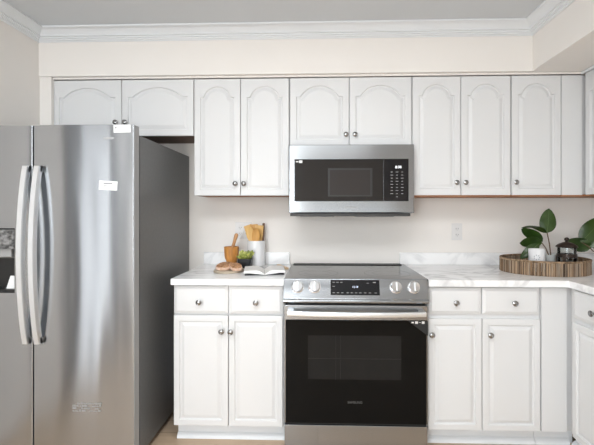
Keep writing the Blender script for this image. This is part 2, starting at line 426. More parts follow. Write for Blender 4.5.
UY = -.306            # wall cabinet box front (doors stand on it)
UB, UT = 1.376, 2.112
def door(F, wd, ht, parent, arch, kn=None):
    d = door_mesh(F, wd, ht, arch).build('door', 'white', parent, angle=20)
    if kn: knob(F, kn[0], kn[1], .019, d)
    return d
def wall_cabinet(label, x0, x1, zb, doors, arch, kz, under=None):
    t = thing('wall_cabinet', label, 'cabinet', ((x0+x1)/2, -.15, zb))
    MB().box(x0, x1, UY, -.051, zb+.004, UT, .001, 1).build('body', 'white', t)
    for a, b_, kx in doors:
        F = FY(a, UY-.0005, zb)
        door(F, b_-a, UT-.004-zb, t, arch, (kx-a, kz-zb))
    if under: under(t)
    return t
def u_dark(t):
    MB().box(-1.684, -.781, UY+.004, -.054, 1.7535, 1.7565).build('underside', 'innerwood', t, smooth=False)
wall_cabinet('short wide white wall cabinet with two arched doors above the refrigerator', -1.685, -.780, 1.7535, [(-1.683, -1.2425, -1.272), (-1.2385, -.7825, -1.211)], (.060, .02), 1.837, u_dark)
def u_l(t): MB().box(-.776, -.181, UY+.002, -.053, UB+.0005, UB+.0038).build('underside', 'rawwood', t, smooth=False)
wall_cabinet('tall white wall cabinet with two arched doors between refrigerator and microwave', -.779, -.1785, UB, [(-.7775, -.4865, -.515), (-.4835, -.182, -.462)], (.068, .016), 1.450, u_l)
wall_cabinet('short white wall cabinet with two arched doors directly above the microwave', -.1765, .578, 1.685, [(-.174, .1920, .172), (.1955, .5755, .227)], (.068, .018), 1.751)
def u_r(a, b_):
    def f(t): MB().box(a, b_, UY-.012, -.053, UB-.008, UB+.0035).build('bottom_edge', 'rawwood', t, smooth=False)
    return f
wall_cabinet('tall white wall cabinet with two arched doors, right beside the microwave', .5805, 1.181, UB, [(.5835, .8765, .847), (.8800, 1.1785, .901)], (.068, .016), 1.453, u_r(.582, 1.1805))
wall_cabinet('narrow single-door white wall cabinet left of the blank corner panel', 1.1835, 1.484, UB, [(1.1865, 1.4815, 1.204)], (.068, .016), 1.453, u_r(1.184, 1.4835))
# blank corner panel and its box
t = thing('corner_cabinet', 'blank white corner wall cabinet panel above the round tray', 'cabinet', (1.56, -.15, UB))
MB().box(1.4865, XR-.002, UY, -.051, UB+.004, UT, .001, 1).build('body', 'white', t)
MB().box(1.4868, 1.6115, UY-.016, UY-.0005, UB, UT-.004, .002).build('filler_panel', 'white', t)
MB().box(1.487, XR-.004, UY-.012, -.053, UB-.008, UB+.0035).build('bottom_edge', 'rawwood', t, smooth=False)
# right-wall wall cabinet
UX = 1.631
t = thing('wall_cabinet', 'white arched-door wall cabinet on the right wall, cut by the frame edge', 'cabinet', (1.8, -.8, UB))
MB().box(UX, XR-.001, -1.20, UY-.018, UB+.004, UT, .001, 1).build('body', 'white', t)
for k in range(2):
    F = FX(UX-.0005, -.345-.425*k, UB); door(F, .42, UT-.004-UB, t, (.068, .018), (.39 if k == 0 else .03, .074))
MB().box(UX-.010, XR-.004, -1.199, UY-.019, UB-.008, UB+.0035).build('bottom_edge', 'rawwood', t, smooth=False)

# ------------------------------------------------------------------ base cabinets
BY = -.611
def base_box(t, x0, x1):
    MB().box(x0, x1, BY, -.052, .100, .876, .001, 1).build('body', 'white', t)
    k = MB().box(x0, x1, -.553, -.535, .001, .099)
    k.prism([(-.575, .001), (-.5535, .001), (-.5535, .030), (-.560, .027), (-.569, .018), (-.575, .010)], 'x', x0, x1)
    k.build('toe_kick', 'trim', t, angle=50)
def base_cabinet(label, x0, x1, drawers, doors, dz0, dz1, zb, zt):
    t = thing('base_cabinet', label, 'cabinet', ((x0+x1)/2, -.3, 0))
    base_box(t, x0, x1)
    for a, b_, kx, kz in drawers:
        F = FY(a, BY-.0005, dz0); d = drawer_mesh(F, b_-a, dz1-dz0).build('drawer', 'white', t, angle=20); knob(F, kx-a, kz-dz0, .019, d)
    for a, b_, kx, kz in doors:
        F = FY(a, BY-.0005, zb); d = door_mesh(F, b_-a, zt-zb, None, .031, .058).build('door', 'white', t, angle=20); knob(F, kx-a, kz-zb, .019, d)
    return t
base_cabinet('white base cabinet with two drawers and two doors between refrigerator and range', -.792, -.1835,
             [(-.789, -.489, -.645, .783), (-.485, -.190, -.334, .783)], [(-.789, -.489, -.521, .626), (-.485, -.190, -.471, .624)], .7165, .867, .105, .7085)
base_cabinet('white base cabinet with two drawers and two doors right of the range', .5905, 1.189,
             [(.596, .877, .737, .788), (.882, 1.183, 1.044, .789)], [(.592, .877, .609, .617), (.881, 1.185, .917, .619)], .7245, .866, .103, .7005)
t = thing('corner_cabinet', 'blank white corner base cabinet panel below the tray', 'cabinet', (1.5, -.3, 0))
MB().box(1.1915, XR-.002, BY, -.052, .100, .876, .001, 1).build('body', 'white', t)
MB().box(1.1920, 1.3255, BY-.017, BY-.0005, .102, .868, .002).build('filler_panel', 'white', t)
k = MB().box(1.1915, 1.40, -.553, -.535, .001, .099); k.prism([(-.575, .001), (-.5535, .001), (-.5535, .030), (-.560, .027), (-.569, .018), (-.575, .010)], 'x', 1.1915, 1.375)
k.build('toe_kick', 'trim', t, angle=50)
# right run, facing left
BX = 1.345
t = thing('base_cabinet', 'white base cabinet with one drawer over a door on the right wall', 'cabinet', (1.65, -.95, 0))
MB().box(BX, XR-.002, -1.36, BY-.0195, .100, .876, .001, 1).build('body', 'white', t)
k = MB().box(1.402, 1.42, -1.36, -.58, .001, .099); k.prism([(1.380, .001), (1.4015, .001), (1.4015, .030), (1.395, .027), (1.386, .018), (1.380, .010)], 'y', -1.36, -.577)
k.build('toe_kick', 'trim', t, angle=50)
F = FX(BX-.0005, -.668, .7245); d = drawer_mesh(F, .345, .1415).build('drawer', 'white', t, angle=20); knob(F, .165, .062, .019, d)
F = FX(BX-.0005, -.668, .103); d = door_mesh(F, .345, .5975, None, .031, .058).build('door', 'white', t, angle=20); knob(F, .315, .514, .019, d)
F = FX(BX-.0005, -1.018, .7245); d = drawer_mesh(F, .335, .1415).build('drawer', 'white', t, angle=20); knob(F, .165, .062, .019, d)
F = FX(BX-.0005, -1.018, .103); d = door_mesh(F, .335, .5975, None, .031, .058).build('door', 'white', t, angle=20); knob(F, .03, .514, .019, d)

# ------------------------------------------------------------------ countertops
CT, CB = .9125, .877
def slab(pts, name, parent):
    b = MB(); b.prism(pts, 'z', CB, CT, .004); return b.build(name, 'marble', parent)
t = thing('countertop', 'white marble-look countertop between refrigerator and range', 'countertop', (-.48, -.33, CB))
slab([(-.797, -.051), (-.1815, -.051), (-.1815, -.655), (-.797, -.655)], 'worktop', t)
MB().box(-.797, -.1985, -.072, -.051, CT, .994, .003).build('backsplash', 'marble', t)
t = thing('countertop', 'white marble-look L-shaped countertop right of the range', 'countertop', (1.2, -.33, CB))
slab([(.5885, -.051), (XR-.001, -.051), (XR-.001, -1.37), (1.318, -1.37), (1.318, -.655), (.5885, -.655)], 'worktop', t)
MB().box(.558, XR-.024, -.072, -.051, CT, .994, .003).build('backsplash', 'marble', t)
MB().box(XR-.022, XR-.001, -1.37, -.051, CT, .994, .003).build('backsplash', 'marble', t)

# ------------------------------------------------------------------ refrigerator
FXR, FXL, FZ = -.902, -1.737, 1.703
t = thing('refrigerator', 'stainless side-by-side refrigerator with curved bar handles and dark grey sides', 'refrigerator', (-1.32, -.42, 0))
MB().box(FXL, FXR, -.783, -.056, .03, 1.663, .006).build('cabinet_body', 'greyside', t)
MB().box(FXL+.012, FXR-.012, -.792, -.7835, .06, 1.690, 0).build('gasket', 'darkgap', t, smooth=False)
MB().box(FXL+.02, FXR-.02, -.76, -.74, .002, .029).build('kick_grille', 'darkgap', t, smooth=False)
for x in (FXL+.12, FXR-.12): MB().box(x-.05, x+.05, -.78, -.70, 1.6635, 1.685, .006).build('hinge_cover', 'greyplastic', t)
def fridge_door(x0, x1, hole=None):
    yb, yf, r, bul = -.795, -.846, .004, .006
    def prof_(xa, xb, na=True, nb=True):
        pts = []
        n = 16
        W = x1-x0
        yfun = lambda x: yf-bul*(1-((x-(x0+x1)/2)/(W/2))**2)
        ys = yfun(x0)+r
        if na:
            pts.append((x0, yb)); 
            for k in range(5): a = PI/2*k/4; pts.append((x0+r-r*math.cos(a), ys-r*math.sin(a)))
        else: pts += [(xa, yb), (xa, yfun(xa))]
        lo = x0+r if na else xa; hi = x1-r if nb else xb
        for k in range(1, n): x = lo+(hi-lo)*k/n; pts.append((x, yfun(x)))
        if nb:
            for k in range(5): a = PI/2*(1-k/4); pts.append((x1-r+r*math.cos(a), ys-r*math.sin(a)))
            pts.append((x1, yb))
        else: pts += [(xb, yfun(xb)), (xb, yb)]
        return pts
    mb = MB()
    if hole is None: mb.prism(prof_(x0, x1), 'z', .065, FZ)
    else:
        hx0, hx1, hz0, hz1 = hole
        mb.prism(prof_(x0, x1), 'z', .065, hz0); mb.prism(prof_(x0, x1), 'z', hz1, FZ)
        mb.prism(prof_(x0, hx0, True, False), 'z', hz0, hz1); mb.prism(prof_(hx1, x1, False, True), 'z', hz0, hz1)
        bmesh.ops.remove_doubles(mb.bm, verts=mb.bm.verts, dist=1e-5)
    return mb.build('door', 'steel_door', t, angle=50)
GX = -1.4085
dL = fridge_door(FXL, GX-.003, (-1.672, -1.498, .873, 1.194))
dR = fridge_door(GX+.003, FXR)
def handle(x, parent):
    # flat bar bowed towards the room, with return blocks to the door
    n = 24; z0, z1 = .627, 1.500; w2, th = .0155, .016
    rings = []
    for k in range(n+1):
        s = k/n; z = z0+(z1-z0)*s
        y = -.866-.040*(1-(2*s-1)**2)**.9
        rings.append([(x-w2, y, z), (x-w2+.004, y-th*.5, z), (x+w2-.004, y-th*.5, z), (x+w2, y, z), (x+w2, y+th, z), (x-w2, y+th, z)])
    mb = MB().loops(rings)
    for zz in (z0, z1-.03): mb.box(x-w2, x+w2, -.868, -.8515, zz, zz+.03)
    return mb.build('handle', 'steel_bar', parent, angle=40)
MB().box(GX-.0024, GX+.0024, -.836, -.7965, .07, FZ-.003).build('door_seal', 'darkgap', dR, smooth=False)  # black strip that puts the shade between the doors into colour
MB().box(FXR+.0003, FXR+.0018, -.842, -.796, .066, FZ-.001).build('side_trim', 'greyplastic', dR, smooth=False)
handle(-1.4295, dL); handle(-1.371, dR)
# dispenser recess in the freezer door
ds = MB()
ds.box(-1.671, -1.499, -.800, -.7955, .874, 1.193)
ds.box(-1.671, -1.667, -.846, -.800, .874, 1.193); ds.box(-1.503, -1.499, -.846, -.800, .874, 1.193)
ds.box(-1.667, -1.503, -.846, -.800, .874, .889); ds.box(-1.667, -1.503, -.846, -.800, 1.188, 1.193)
do = ds.build('dispenser', 'black', dL, smooth=False)
MB().box(-1.667, -1.503, -.852, -.8005, 1.09, 1.187, .004).build('dispenser_panel', noise_mix(mat('grey mottled panel', (.1, .1, .1), .3), (.03, .03, .03), (.28, .28, .28), (40, 40, 60)), dL)
MB().prism([(-.802, 1.04), (-.832, 1.05), (-.832, 1.088), (-.802, 1.088)], 'x', -1.64, -1.53).build('dispenser_spout', 'greyplastic', dL, smooth=False)
MB().prism([(-.802, .95), (-.828, .89), (-.820, .89), (-.8005, .93)], 'x', -1.56, -1.515).build('dispenser_paddle', 'sticker', dL, smooth=False)
# sticker, tag and marks on the fresh-food door
def yd(x, off=.0006):
    a, b_ = GX+.003, FXR
    return -.846-.006*(1-((x-(a+b_)/2)/((b_-a)/2))**2)-off
def decal(x0, x1, z0, z1, name, m, parent, off=.0006, rot=0.0):
    mb = MB(); cx, cz = (x0+x1)/2, (z0+z1)/2; y = yd(cx, off)
    sl = (yd(x1, off)-yd(x0, off))/(x1-x0)
    mt = Matrix.Translation((cx, y, cz)) @ Matrix.Rotation(rot, 4, 'Y') @ Matrix.Rotation(math.atan(sl), 4, 'Z')
    mb.box(-(x1-x0)/2, (x1-x0)/2, -.0003, .0003, -(z1-z0)/2, (z1-z0)/2, 0, 2, mt)
    return mb.build(name, m, parent, smooth=False)
st = decal(-1.072, -.982, 1.381, 1.426, 'label_sticker', 'sticker', dR, .0008, .06)
st2 = decal(-1.000, -.917, 1.664, 1.7025, 'energy_tag', 'sticker', dR, .0008, -.02)
ink = MB()
for x0, x1, z0, z1 in ((-1.064, -1.054, 1.411, 1.419), (-1.05, -1.005, 1.412, 1.417), (-1.064, -1.030, 1.404, 1.407), (-1.062, -1.040, 1.398, 1.400)):
    ink.box(x0, x1, yd(-1.03, .0016), yd(-1.03, .0013), z0, z1)
ink.build('sticker_print', 'stickerink', dR, smooth=False)
ink = MB(); ink.box(-.993, -.985, yd(-.98, .0022), yd(-.98, .0019), 1.684, 1.69); ink.box(-.993, -.988, yd(-.98, .0022), yd(-.98, .0019), 1.67, 1.673)
ink.build('tag_print', 'stickerink', dR, smooth=False)
MB().box(-1.052, -.996, yd(-1.03, .001), yd(-1.03, .0002), 1.632, 1.641, .0003).build('badge', 'residue', dR)
rs = MB()
rnd = random.Random(3)
for r_ in range(4):
    x = -1.205
    while x < -1.062:
        l = rnd.uniform(.006, .020)
        if rnd.random() < .85: rs.box(x, min(x+l, -1.06), yd(-1.13, .0012), yd(-1.13, .0004), .292+r_*.012, .292+r_*.012+rnd.uniform(.004, .009))
        x += l+rnd.uniform(.002, .006)
rs.build('glue_residue', 'residue', dR, smooth=False)

# ------------------------------------------------------------------ over-range microwave
t = thing('microwave', 'stainless over-the-range microwave with black glass door below the short cabinet', 'microwave', (.2, -.2, 1.26))
X0, X1, Z0, Z1 = -.175, .5745, 1.262, 1.6825
MB().box(X0+.004, X1-.004, -.372, -.052, Z0+.004, Z1-.001, .003).build('body', 'greyside', t)
mf = MB(); yf = -.400
fr = [(X0, X1, 1.590, Z1-.004), (X0, X1, Z0+.006, 1.335), (X0, -.142, 1.335, 1.590), (.541, X1, 1.335, 1.590)]
R0 = lambda x0, x1, z0, z1, y: [(x0, y, z0), (x1, y, z0), (x1, y, z1), (x0, y, z1)]
mf.loops([R0(X0, X1, Z0+.006, 1.678, -.3725), R0(X0, X1, Z0+.006, 1.678, -.396), R0(X0+.004, X1-.004, Z0+.010, 1.674, -.400),
          R0(-.142, .541, 1.337, 1.591, -.400), R0(-.141, .540, 1.338, 1.590, -.396)], True, True)
mf.build('face_frame', 'steel', t, angle=20)
dr = MB().box(-.1405, .392, -.4015, -.3965, 1.3385, 1.5895, .001).build('door', 'mwglass', t)
MB().box(.072, .312, -.4022, -.4017, 1.375, 1.525).build('window', 'mwwindow', dr, smooth=False)  # paler patch painting the room's reflection on the door glass
MB().box(.060, .326, -.4019, -.4016, 1.366, 1.536).build('window_border', 'black', dr, smooth=False)  # dark outline of the painted reflection
stk = MB(); stk.box(-.114, -.094, -.4026, -.4020, 1.568, 1.584); stk.box(-.133, -.117, -.4026, -.4020, 1.573, 1.579)
stk.build('sticker', 'sticker', dr, smooth=False)
text_mesh('logo', 'SAMSUNG', .015, facing_y(.200, -.4006, 1.302), 'greyplastic', t)
cp = MB().box(.3935, .5395, -.4015, -.3965, 1.3385, 1.5895, .001).build('control_panel', 'screen', t)
text_mesh('clock_digits', '8:08', .022, facing_y(.480, -.4022, 1.541), 'led_white', cp)
kp = MB()
for r_ in range(9):
    for c_ in range(3):
        wv = (.012, .016, .010)[(r_+c_) % 3]; x = .441+c_*.031; z = 1.512-r_*.0185
        if r_ == 8 and c_ != 1: continue
        kp.box(x-wv/2, x+wv/2, -.4026, -.4018, z-.0017, z+.0017)
kp.build('keypad', 'print', cp, smooth=False)
bt = MB(); bt.box(X0+.006, X1-.02, -.390, -.07, 1.2475, 1.2655, .002)
bt.build('vent_base', 'blackgrill', t)
MB().box(-.11, .10, -.36, -.12, 1.243, 1.2473).build('grease_filter', 'greyplastic', t, smooth=False)
MB().box(.24, .46, -.36, -.12, 1.243, 1.2473).build('grease_filter', 'greyplastic', t, smooth=False)

# ------------------------------------------------------------------ range
t = thing('range', 'stainless slide-in range with black glass oven door and cooktop', 'range', (.2, -.34, 0))
X0, X1 = -.1785, .577
MB().box(X0+.004, X1-.004, -.640, -.06, .03, .905, .002).build('body', 'greyside', t)
for x in (X0+.06, X1-.06):
    for y in (-.58, -.10): MB().lathe([(0, 0.001), (.018, .001), (.018, .012), (.009, .014), (.009, .0295), (0, .0295)], 14, Matrix.Translation((x, y, 0))).build('foot', 'black', t)
ck = MB().box(X0+.001, .5845, -.655, -.075, .9055, .9175, .002).build('cooktop', 'cooktop', t)
def ring_flat(mb, cx, cy, r, wd=.0025, z=.9178):
    n = 48
    b = bmesh.new(); a = [b.verts.new((cx+r*math.cos(2*PI*k/n), cy+r*math.sin(2*PI*k/n), z)) for k in range(n)]
    c = [b.verts.new((cx+(r+wd)*math.cos(2*PI*k/n), cy+(r+wd)*math.sin(2*PI*k/n), z)) for k in range(n)]
    for k in range(n): b.faces.new((a[k], a[(k+1) % n], c[(k+1) % n], c[k]))
    mb.add(b)
for cx, cy, r in ((.0, -.47, .115), (.40, -.47, .13), (.0, -.20, .085), (.40, -.20, .085)):
    mb = MB(); ring_flat(mb, cx, cy, r); ring_flat(mb, cx, cy, r*.62); mb.build('burner_ring', 'burner', ck, smooth=False)
MB().box(X0+.01, .556, -.135, -.078, .918, .9225, .0015).build('rear_trim', 'black', t)
pn = MB(); pn.prism([(-.6415, .9165), (-.657, .9185), (-.661, .915), (-.694, .819), (-.702, .812), (-.704, .804), (-.699, .797), (-.685, .794), (-.6415, .794)], 'x', X0-.002, X1+.002, .0015)
pan = pn.build('control_panel', 'steel', t, angle=30)
# tilted control face: from (-.661,.915) to (-.694,.812)
A = Vector((0, -.661, .915)); B = Vector((0, -.694, .819)); up = (A-B).normalized(); nn = Vector((0, -1, 0)); nn = (nn-up*nn.dot(up)).normalized()
Ln = (A-B).length
def on_panel(x, s, n=0.0): p = B+up*(s*Ln)+nn*n; return Vector((x, p.y, p.z))
def pm(x, s, n=0.0):
    p = on_panel(x, s, n); m_ = Matrix((Vector((1, 0, 0)), up, nn)).transposed().to_4x4(); m_.translation = p; return m_
dp = MB(); dp.box(-.129, .129, -.040, .040, -.001, .0012, .0006, 1, pm(.1975, .575)); disp = dp.build('display', 'screen', pan, angle=20)
text_mesh('clock_digits', '12:18', .014, pm(.198, .60, .0016), 'led_blue', disp)
for x, v_, w_, h_ in [(.085, .84, .006, .0012), (.105, .84, .006, .0012), (.126, .84, .006, .0012), (.085, .63, .006, .0012), (.300, .84, .008, .002), (.265, .80, .005, .001)]+[(x, .30, .006, .0014) for x in (.085, .107, .130, .158, .180, .202, .224, .250, .275, .305)]:
    MB().box(-w_, w_, -h_, h_, 0, .0004, 0, 2, pm(x, v_, .0013)).build('touch_key', 'print', disp, smooth=False)
for x in (-.106, -.016, .412, .506):
    kb = MB(); kb.lathe([(0, 0), (.0325, 0), (.0325, .004), (.0295, .006), (.0285, .022), (.026, .026), (0, .027)], 28, pm(x, .60, .0))
    ko = kb.build('knob', 'chrome', pan)
    MB().box(-.0035, .0035, -.022, .022, .0272, .032, .001, 2, pm(x, .60, .0)).build('grip', 'steel_bar', ko)
# oven door
oy = -.690
MB().box(X0+.006, X1-.006, -.655, -.6405, .165, .783).build('door_gap', 'darkgap', t, smooth=False)
od = MB(); od.box(X0+.003, X1-.003, oy+.002, -.656, .163, .783, .003)
od = od.build('oven_door', 'steel', t, angle=30)
MB().box(X0+.009, X1-.009, oy-.0025, oy+.0015, .165, .7065, .0015).build('door_glass', 'blackglass', od)
MB().box(-.050, .436, oy-.0032, oy-.0027, .396, .626).build('oven_window', 'winglass', od, smooth=False)
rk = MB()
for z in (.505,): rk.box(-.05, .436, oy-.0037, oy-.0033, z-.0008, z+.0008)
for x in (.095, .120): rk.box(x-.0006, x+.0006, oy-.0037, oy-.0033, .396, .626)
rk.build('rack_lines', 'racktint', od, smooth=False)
hb = []
n = 24
for k in range(n+1):
    s = k/n; x = X0+.022+(X1-X0-.044)*s; y = -.722-.026*(1-(2*s-1)**2)
    hb.append([(x, y-.009, .737), (x, y-.012, .741), (x, y-.012, .757), (x, y-.009, .761), (x, y+.008, .761), (x, y+.008, .737)])
hm = MB().loops(hb)
for x in (X0+.022, X1-.022-.03): hm.box(x, x+.03, -.722, oy+.0025, .739, .759)
hm.build('handle', 'steel_bar', od, angle=40)
text_mesh('logo', 'SAMSUNG', .017, facing_y(.1955, oy-.0030, .276), 'printlo', od)
sk = MB()
sk.box(.507, .522, oy-.0048, oy-.0043, .691, .704); sk.box(.542, .556, oy-.0048, oy-.0043, .691, .704); sk.box(.526, .538, oy-.0048, oy-.0043, .697, .699); sk.box(.489, .501, oy-.0048, oy-.0043, .694, .701)
sk.build('sticker', 'sticker', od, smooth=False)
MB().prism([(.470, .7055), (.574, .7055), (.574, .628)], 'y', oy-.0036, oy-.0028).build('film_corner', 'film', od, smooth=False)
sd = MB().box(X0+.003, X1-.003, -.686, -.6405, .028, .150, .003).build('drawer', 'steel', t)
MB().box(X0+.006, X1-.006, -.675, -.6408, .151, .162).build('drawer_gap', 'darkgap', t, smooth=False)

# ------------------------------------------------------------------ wall outlets
def outlet(label, x, z, wd=.072, gangs=1):
    t = thing('wall_outlet', label, 'outlet', (x, -.05, z)); yw = -.05
    MB().box(x-wd/2, x+wd/2, yw-.006, yw-.0005, z-.058, z+.058, .002).build('cover_plate', 'outlet', t)
    for g in range(gangs):
        gx = x+(g-(gangs-1)/2)*.046
        for dz in (-.02, .02):
            r = MB().box(gx-.0165, gx+.0165, yw-.0085, yw-.0055, z+dz-.0145, z+dz+.0145, .001).build('receptacle', 'outlet', t)
            s = MB(); s.box(gx-.008, gx-.0055, yw-.0092, yw-.0086, z+dz-.004, z+dz+.005); s.box(gx+.0055, gx+.008, yw-.0092, yw-.0086, z+dz-.004, z+dz+.005); s.ball((gx, yw-.0086, z+dz-.009), .0022, (1, .3, 1), 1)
            s.build('slots', 'slot', r, smooth=False)
outlet('white duplex wall outlet above the right-hand countertop', .949, 1.138)
outlet('white double wall outlet plate behind the crock of wooden utensils', -.521, 1.145, .118, 2)

# ------------------------------------------------------------------ left counter items
Z = CT+.0006
# utensil crock
cx, cy = -.418, -.140
t = MB().lathe([(0, Z), (.053, Z), (.0585, Z+.004), (.0595, Z+.164), (.0585, Z+.169), (.055, Z+.167), (.0545, Z+.010), (0, Z+.008)], 36, Matrix.Translation((cx, cy, 0)))
t = t.build('utensil_crock', 'ceramic'); tag(t, 'tall white ceramic crock holding wooden utensils', 'crock')
def utensil(name, label, bx, by, tx, ty, tz, m, hw, hl, shape):
    """handle from inside the crock bottom to a flat head whose top is at (tx,ty,tz)"""
    b0 = Vector((cx+bx, cy+by, Z+.0105)); T = Vector((tx, ty, tz)); d = (T-b0).normalized(); hd = T-d*hl
    root = thing(name, label, 'utensil', tuple(b0), 'wooden utensils in the crock')
    MB().tube([b0, b0.lerp(hd, .5), hd], [.0055, .005, .0055], 8).build('handle', m, root)
    side = Vector((1, 0, 0)); side = (side-d*side.dot(d)).normalized(); nrm = d.cross(side)
    outl = []
    if shape == 'flat':
        prof_ = [(0, .006), (.25, hw*.75), (.6, hw*.95), (.95, hw), (1, hw*.92)]
    elif shape == 'slant':
        prof_ = [(0, .006), (.3, hw*.85), (.7, hw), (.97, hw*.95), (1, hw*.8)]
    else:
        prof_ = [(0, .006), (.2, hw*.6), (.45, hw*.95), (.65, hw), (.85, hw*.8), (.97, hw*.4), (1, hw*.15)]
    rings = []
    for s, w_ in prof_:
        c = hd+d*(hl*s)
        dp_ = .006*math.sin(PI*s) if shape == 'spoon' else 0
        rings.append([c-side*w_+nrm*.0025, c-side*w_*.5+nrm*(.003+dp_), c+nrm*(.0032+dp_), c+side*w_*.5+nrm*(.003+dp_), c+side*w_+nrm*.0025,
                      c+side*w_-nrm*.0025, c+side*w_*.5-nrm*(.003-dp_), c-nrm*(.0032-dp_), c-side*w_*.5-nrm*(.003-dp_), c-side*w_-nrm*.0025])
    MB().loops(rings).build('head', m, root)
utensil('wooden_spatula', 'pale golden wooden spatula leaning left out of the white crock', .022, .020, -.482, -.114, 1.184, 'bamboo', .028, .112, 'flat')
utensil('wooden_spoon', 'golden wooden spoon second from left in the white crock', .012, -.022, -.466, -.164, 1.178, 'bamboo', .028, .13, 'spoon')
utensil('wooden_spatula', 'broad amber wooden spatula in the middle of the white crock', -.002, .008, -.438, -.122, 1.190, 'bamboo2', .030, .15, 'slant')
utensil('wooden_spoon', 'amber wooden spoon in front at the right of the crock', -.004, -.037, -.410, -.184, 1.168, 'bamboo2', .027, .125, 'spoon')
utensil('wooden_spatula', 'broad golden wooden spatula at the right inside the crock', .008, -.005, -.397, -.136, 1.184, 'bamboo', .028, .15, 'flat')
utensil('wooden_spoon', 'thin dark walnut stick at the far right of the crock', .036, .024, -.372, -.110, 1.198, 'walnut', .008, .12, 'flat')

# mortar and pestle
mx, my = -.575, -.185
mp_ = [(0, 0), (.030, 0), (.0335, .003), (.034, .012), (.0315, .022), (.0335, .036), (.0405, .050), (.0440, .066), (.0455, .090), (.0465, .117), (.0455, .120), (.0415, .119), (.039, .085), (.034, .058), (.018, .045), (0, .042)]
t = MB().lathe([(r*1.05, Z+h*1.09) for r, h in mp_], 32, Matrix.Translation((mx, my, 0))).build('mortar', 'acacia')
tag(t, 'orange brown turned wooden mortar beside the small black plant pot', 'mortar')
p0 = Vector((mx-.008, my, Z+.067)); p1 = Vector((-.541, my+.005, 1.132)); dd = p1-p0
t = MB().tube([p0, p0+dd*.06, p0+dd*.18, p0+dd*.35, p0+dd*.7, p0+dd*.86, p0+dd*.93, p0+dd*.98, p1], [.006, .0125, .0145, .011, .0105, .0125, .0125, .009, .004], 14).build('pestle', 'pestlewood')
tag(t, 'brown wooden pestle leaning in the mortar', 'pestle')

# little succulent in a black pot
sx, sy = -.466, -.268
t = thing('potted_succulent', 'small lime green succulent in a black pot before the white crock', 'plant', (sx, sy, Z))
pt = MB(); 
pt.loops([[(sx+a*r, sy+b_*r, Z+h) for a, b_ in ((-1, -.8), (-.8, -1), (.8, -1), (1, -.8), (1, .8), (.8, 1), (-.8, 1), (-1, .8))] for r, h in ((.036, 0), (.038, .001), (.0435, .060), (.0435, .064), (.0395, .064), (.038, .054))], True, True)
pt.build('pot', 'blackpot', t, angle=25)
MB().box(sx-.033, sx+.033, sy-.033, sy+.033, Z+.0542, Z+.058, .002).build('soil', 'soil', t)
lf = MB(); rnd = random.Random(11)
for k in range(52):
    a = rnd.uniform(0, 2*PI); e = rnd.uniform(.45, 1.5); L_ = rnd.uniform(.036, .066)
    dr_ = Vector((math.cos(a)*math.cos(e), math.sin(a)*math.cos(e), math.sin(e)))
    c0 = Vector((sx, sy, Z+.056))+Vector((math.cos(a), math.sin(a), 0))*rnd.uniform(.0, .022)
    q = dr_.to_track_quat('Z', 'Y').to_matrix().to_4x4()
    lf.lathe([(0, 0), (.004, .002), (.0115, L_*.45), (.013, L_*.7), (.007, L_*.93), (0, L_)], 7, Matrix.Translation(c0) @ q @ Matrix.Diagonal((1, .6, 1, 1)))
lf.build('rosette_leaves', 'succulent', t)

# serving board, linen, bread
bx, by = -.540, -.395
t = MB()
n = 36; RX, RY = .088, .100; rot = -.30
def brd(r, z): return [(bx+RX*r*math.cos(2*PI*k/n)*math.cos(rot)-RY*r*math.sin(2*PI*k/n)*math.sin(rot), by+RX*r*math.cos(2*PI*k/n)*math.sin(rot)+RY*r*math.sin(2*PI*k/n)*math.cos(rot), z) for k in range(n)]
t.loops([brd(.98, Z), brd(1, Z+.003), brd(1, Z+.010), brd(.98, Z+.013)])
hx = Matrix.Translation((bx-.060, by+.100, 0)) @ Matrix.Rotation(2.55, 4, 'Z')
t.box(-.035, .045, -.013, .013, Z+.0005, Z+.0125, .003, 2, hx)
t = t.build('serving_board', 'boardwood'); tag(t, 'oval wooden serving board lying in front of the mortar', 'board')
def slice_bread(label, x, y, rz, tilt, w_, h_, th, zc):
    root = thing('bread_slice', label, 'bread', (x, y, zc), 'bread slices on the board')
    mt = Matrix.Translation((x, y, zc)) @ Matrix.Rotation(rz, 4, 'Z') @ Matrix.Rotation(tilt, 4, 'X')
    def outl(s, z):
        P_ = []
        for k in range(28):
            a = 2*PI*k/28; ca, sa = math.cos(a), math.sin(a)
            px_ = w_*math.copysign(abs(ca)**.8, ca)*s; py_ = h_*math.copysign(abs(sa)**.75, sa)*s*(1.05 if sa > 0 else .95)
            P_.append(tuple(mt @ Vector((px_*(1+.03*math.sin(3*a)), py_, z))))
        return P_
    MB().loops([outl(.95, -th/2), outl(1, -th*.3), outl(1, th*.3), outl(.96, th/2), outl(.82, th/2)]).build('crust', 'crust', root)
    MB().loops([outl(.895, th/2+.0003), outl(.88, th/2+.0025), outl(.55, th/2+.0045)]).build('crumb', 'crumb', root)
slice_bread('brown bread slice with pale crust lying left on the serving board', -.566, -.400, -.15, .20, .052, .056, .016, Z+.031)
slice_bread('brown bread slice lying right on the board beside the book', -.490, -.432, .45, .22, .036, .052, .016, Z+.031)

